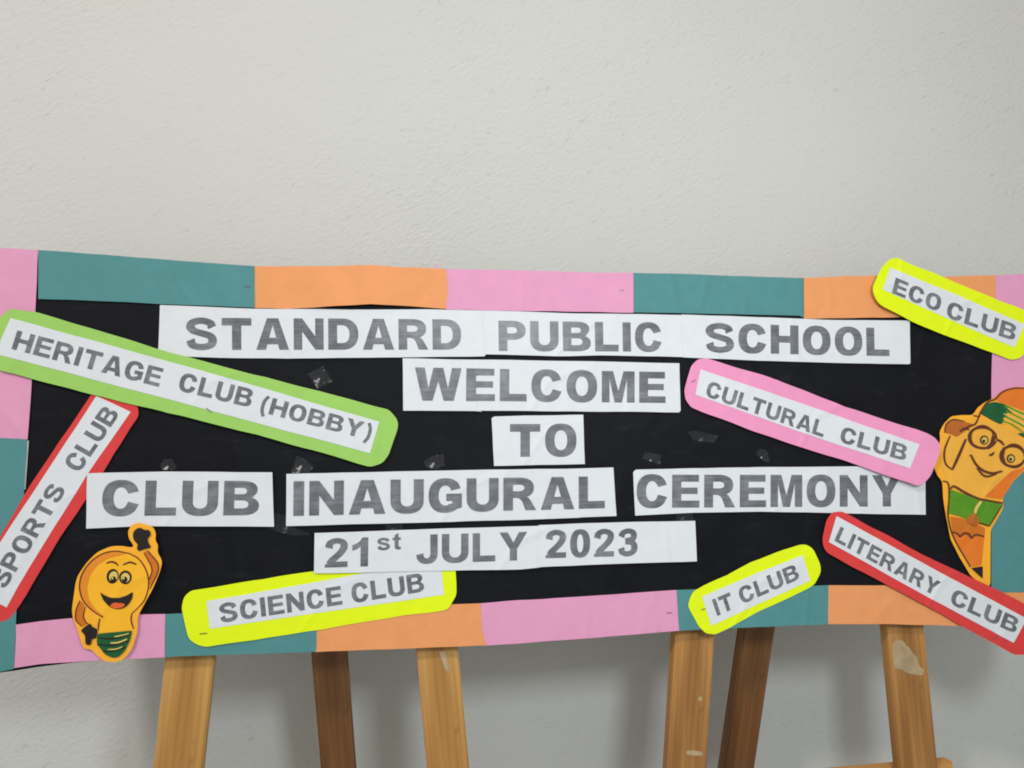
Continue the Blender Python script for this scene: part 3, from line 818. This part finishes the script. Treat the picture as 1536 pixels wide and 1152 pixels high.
p = Cut('pencil_cutout', 'painted card cutout of a pencil-shaped figure in round glasses reading a green book', 'cutout', 3.603, 1380, 570, 0.0042,
    [(562, 36), (500, 40), (440, 62), (400, 98), (350, 120), (310, 150), (285, 190), (220, 190), (170, 195), (130, 235), (105, 280), (110, 330), (85, 390), (72, 460), (90, 510), (120, 550), (125, 640), (140, 730),
     (165, 860), (215, 960), (275, 1060), (330, 1100), (365, 1118), (380, 1105), (382, 810), (450, 690), (445, 640), (500, 550), (562, 490), (630, 430), (665, 330), (660, 200), (630, 95), (595, 50)], 'amber', 2.6)
p.patch('body', [[(160, 735), (240, 750), (352, 800), (332, 1003), (272, 1010), (205, 900), (178, 840)]], 'carrot')
p.patch('body_fold', [[(163, 738), (240, 752), (352, 800), (345, 845), (275, 850), (210, 838), (176, 825)]], 'shade')
p.patch('face', [[(300, 205), (420, 240), (560, 300), (640, 330), (620, 420), (555, 485), (500, 550), (445, 638), (310, 640), (165, 575), (140, 530), (108, 465), (125, 390), (140, 305), (250, 270)]], 'tan')
p.patch('face_shading', [[(612, 430), (540, 480), (495, 490), (420, 560), (345, 632), (442, 645), (495, 552), (560, 485)]], 'carrot')
p.patch('cap', [[(405, 108), (445, 66), (520, 44), (585, 46), (625, 100), (640, 200), (590, 175), (500, 150)]], 'carrot')
p.patch('cap_band', [[(320, 180), (360, 125), (405, 118), (480, 138), (570, 172), (640, 205), (645, 330), (560, 300), (490, 240), (432, 242), (380, 215)]], 'tan')
p.patch('cap_stripe', [[(320, 180), (338, 150), (360, 125), (405, 118), (440, 126), (475, 140), (500, 152), (476, 160), (500, 178), (462, 180), (482, 200), (446, 205), (456, 224), (434, 240), (405, 228), (380, 215)],
                       [(524, 292), (545, 284), (570, 290), (600, 284), (645, 300), (645, 345), (590, 328), (560, 312)]], 'darkgreen', 0.001)
p.lines('cap_streak', [([(455, 140), (520, 168), (610, 205)], 8), ([(462, 168), (530, 200), (600, 240)], 6), ([(455, 196), (520, 228), (590, 268)], 7), ([(440, 222), (490, 238), (560, 285)], 6)], 'leafgreen')
p.lines('cap_glint', [([(470, 152), (540, 186), (620, 226)], 5), ([(450, 182), (500, 208), (560, 240)], 5)], 'cream')
p.patch('hand', [[(130, 285), (145, 238), (180, 215), (240, 225), (292, 242), (245, 275), (195, 308), (160, 290)]], 'brown')
p.lines('outline', [([(285, 192), (318, 196), (322, 180), (360, 122), (402, 104), (445, 64), (510, 44), (580, 46)], 7), ([(315, 200), (295, 238), (262, 250), (215, 278)], 8),
                    ([(130, 285), (140, 240), (178, 214), (238, 224)], 6), ([(160, 300), (130, 380), (135, 450), (172, 485)], 8), ([(245, 318), (210, 400), (172, 484)], 12),
                    ([(120, 545), (150, 560), (155, 640), (150, 735), (180, 850), (270, 1010)], 7),
                    ([(172, 820), (200, 830), (215, 845), (235, 828), (262, 832), (276, 852), (300, 835), (345, 846)], 8)], 'brownline')
p.lines('glasses', [(ell(335, 312, 74, 56, 5, 17, 0, 372), 11), (ell(332, 308, 60, 62, 20, 17, 30, 396), 6), (ell(498, 412, 66, 55, 5, 17, 0, 372), 11), (ell(505, 410, 60, 64, -20, 17, 40, 400), 6),
                    ([(408, 322), (430, 330), (452, 352)], 10), ([(262, 268), (235, 262), (212, 280)], 9), ([(395, 300), (385, 345), (360, 368)], 18), ([(452, 365), (440, 410), (452, 450)], 16)], 'brownline')
p.patch('eye', [ell(343, 324, 23, 25)], 'brownline'); p.patch('eye', [ell(487, 424, 23, 24)], 'brownline')
for e in ((344, 325, 15, 17), (488, 425, 15, 16)): p.patch('eyeball', [ell(*e)], 'cream')
for e in ((340, 330, 8, 9), (485, 428, 8, 9)): p.patch('pupil', [ell(*e)], 'ink')
p.lines('nose', [([(368, 406), (384, 402), (396, 390)], 9)], 'brownline')
p.lines('mouth', [([(264, 405), (278, 412)], 8), ([(272, 408), (298, 455), (335, 488), (385, 503), (440, 492)], 10), ([(303, 475), (335, 512), (365, 520), (410, 506)], 8)], 'brownline')
p.patch('book', [[(160, 590), (230, 615), (310, 648), (275, 760), (210, 735), (150, 718)], [(312, 648), (380, 660), (440, 672), (368, 785), (320, 778), (290, 760)]], 'leafgreen', 0.001)
p.lines('book_edge', [([(160, 588), (180, 574), (240, 608), (310, 640), (370, 652), (442, 664)], 9), ([(440, 672), (405, 730), (370, 788)], 6), ([(370, 788), (300, 765)], 6)], 'brownline')
p.lines('book_spine', [([(325, 655), (300, 690), (292, 720)], 12)], 'cream')
p.patch('hand', [[(252, 770), (258, 740), (262, 715), (272, 735), (285, 708), (290, 738), (308, 728), (306, 752), (316, 765), (300, 790), (270, 778)]], 'brown', 0.0006)
p.patch('tip', [[(272, 1014), (334, 1006), (334, 1072)]], 'ink', 0.001)

# ------------------------------------------------------------------ scraps of clear tape
def tape(label, pts, mat, base=0.0026, seed=1.0):
    t = thing('tape_scrap', label, 'tape', centre(px_loop(pts, base)), base, 'clear tape scraps on the black board')
    def f(x, z): return base + 0.0006 * mnoise.noise(Vector((x * 260, z * 260, seed)))
    bm_o = sheet('film', [[jag(px_loop(pts, base), 0.0006, 0.004)]], M[mat], t, f, 0.0002, 0.004)
    return t
tape('crinkled square of clear tape under the letters AND of STANDARD', [(461, 561), (484, 549), (499, 573), (476, 582)], 'tape')
tape('crinkled bright tape scrap touching the top of INAUGURAL', [(445, 684), (458, 689), (470, 700), (464, 709), (436, 709)], 'tape', seed=2)
tape('dark tape scrap above the strip INAUGURAL near TO', [(636, 692), (648, 684), (665, 681), (667, 698), (652, 704), (638, 700)], 'tape', seed=3)
tape('shiny folded tape scrap above the C of CEREMONY', [(963, 688), (968, 678), (991, 682), (990, 698), (976, 692)], 'tape', seed=4)
tape('small tape scrap above CEREMONY, under the pink card', [(1133, 680), (1141, 673), (1152, 678), (1154, 694), (1146, 692)], 'tape', seed=5)
tape('small dark tape scrap on top of the strip reading only CLUB', [(240, 697), (246, 689), (258, 689), (265, 702), (258, 706), (243, 704)], 'tape', seed=6)
tape('dull grey tape running between CLUB and INAUGURAL strips', [(400, 793), (413, 770), (428, 772), (440, 790), (466, 802), (440, 803)], 'tapehaze', seed=7)
tape('dull grey tape bridging the gap between INAUGURAL and the date', [(578, 782), (604, 782), (603, 800), (577, 800)], 'tapehaze', seed=8)
tape('dull grey tape bridging the gap between CEREMONY and the date strip', [(1014, 766), (1040, 764), (1040, 783), (1012, 784)], 'tapehaze', seed=9)
tape('faint tape mark below the right end of WELCOME', [(1030, 648), (1045, 646), (1078, 655), (1072, 664), (1040, 660)], 'tapehaze', seed=10)
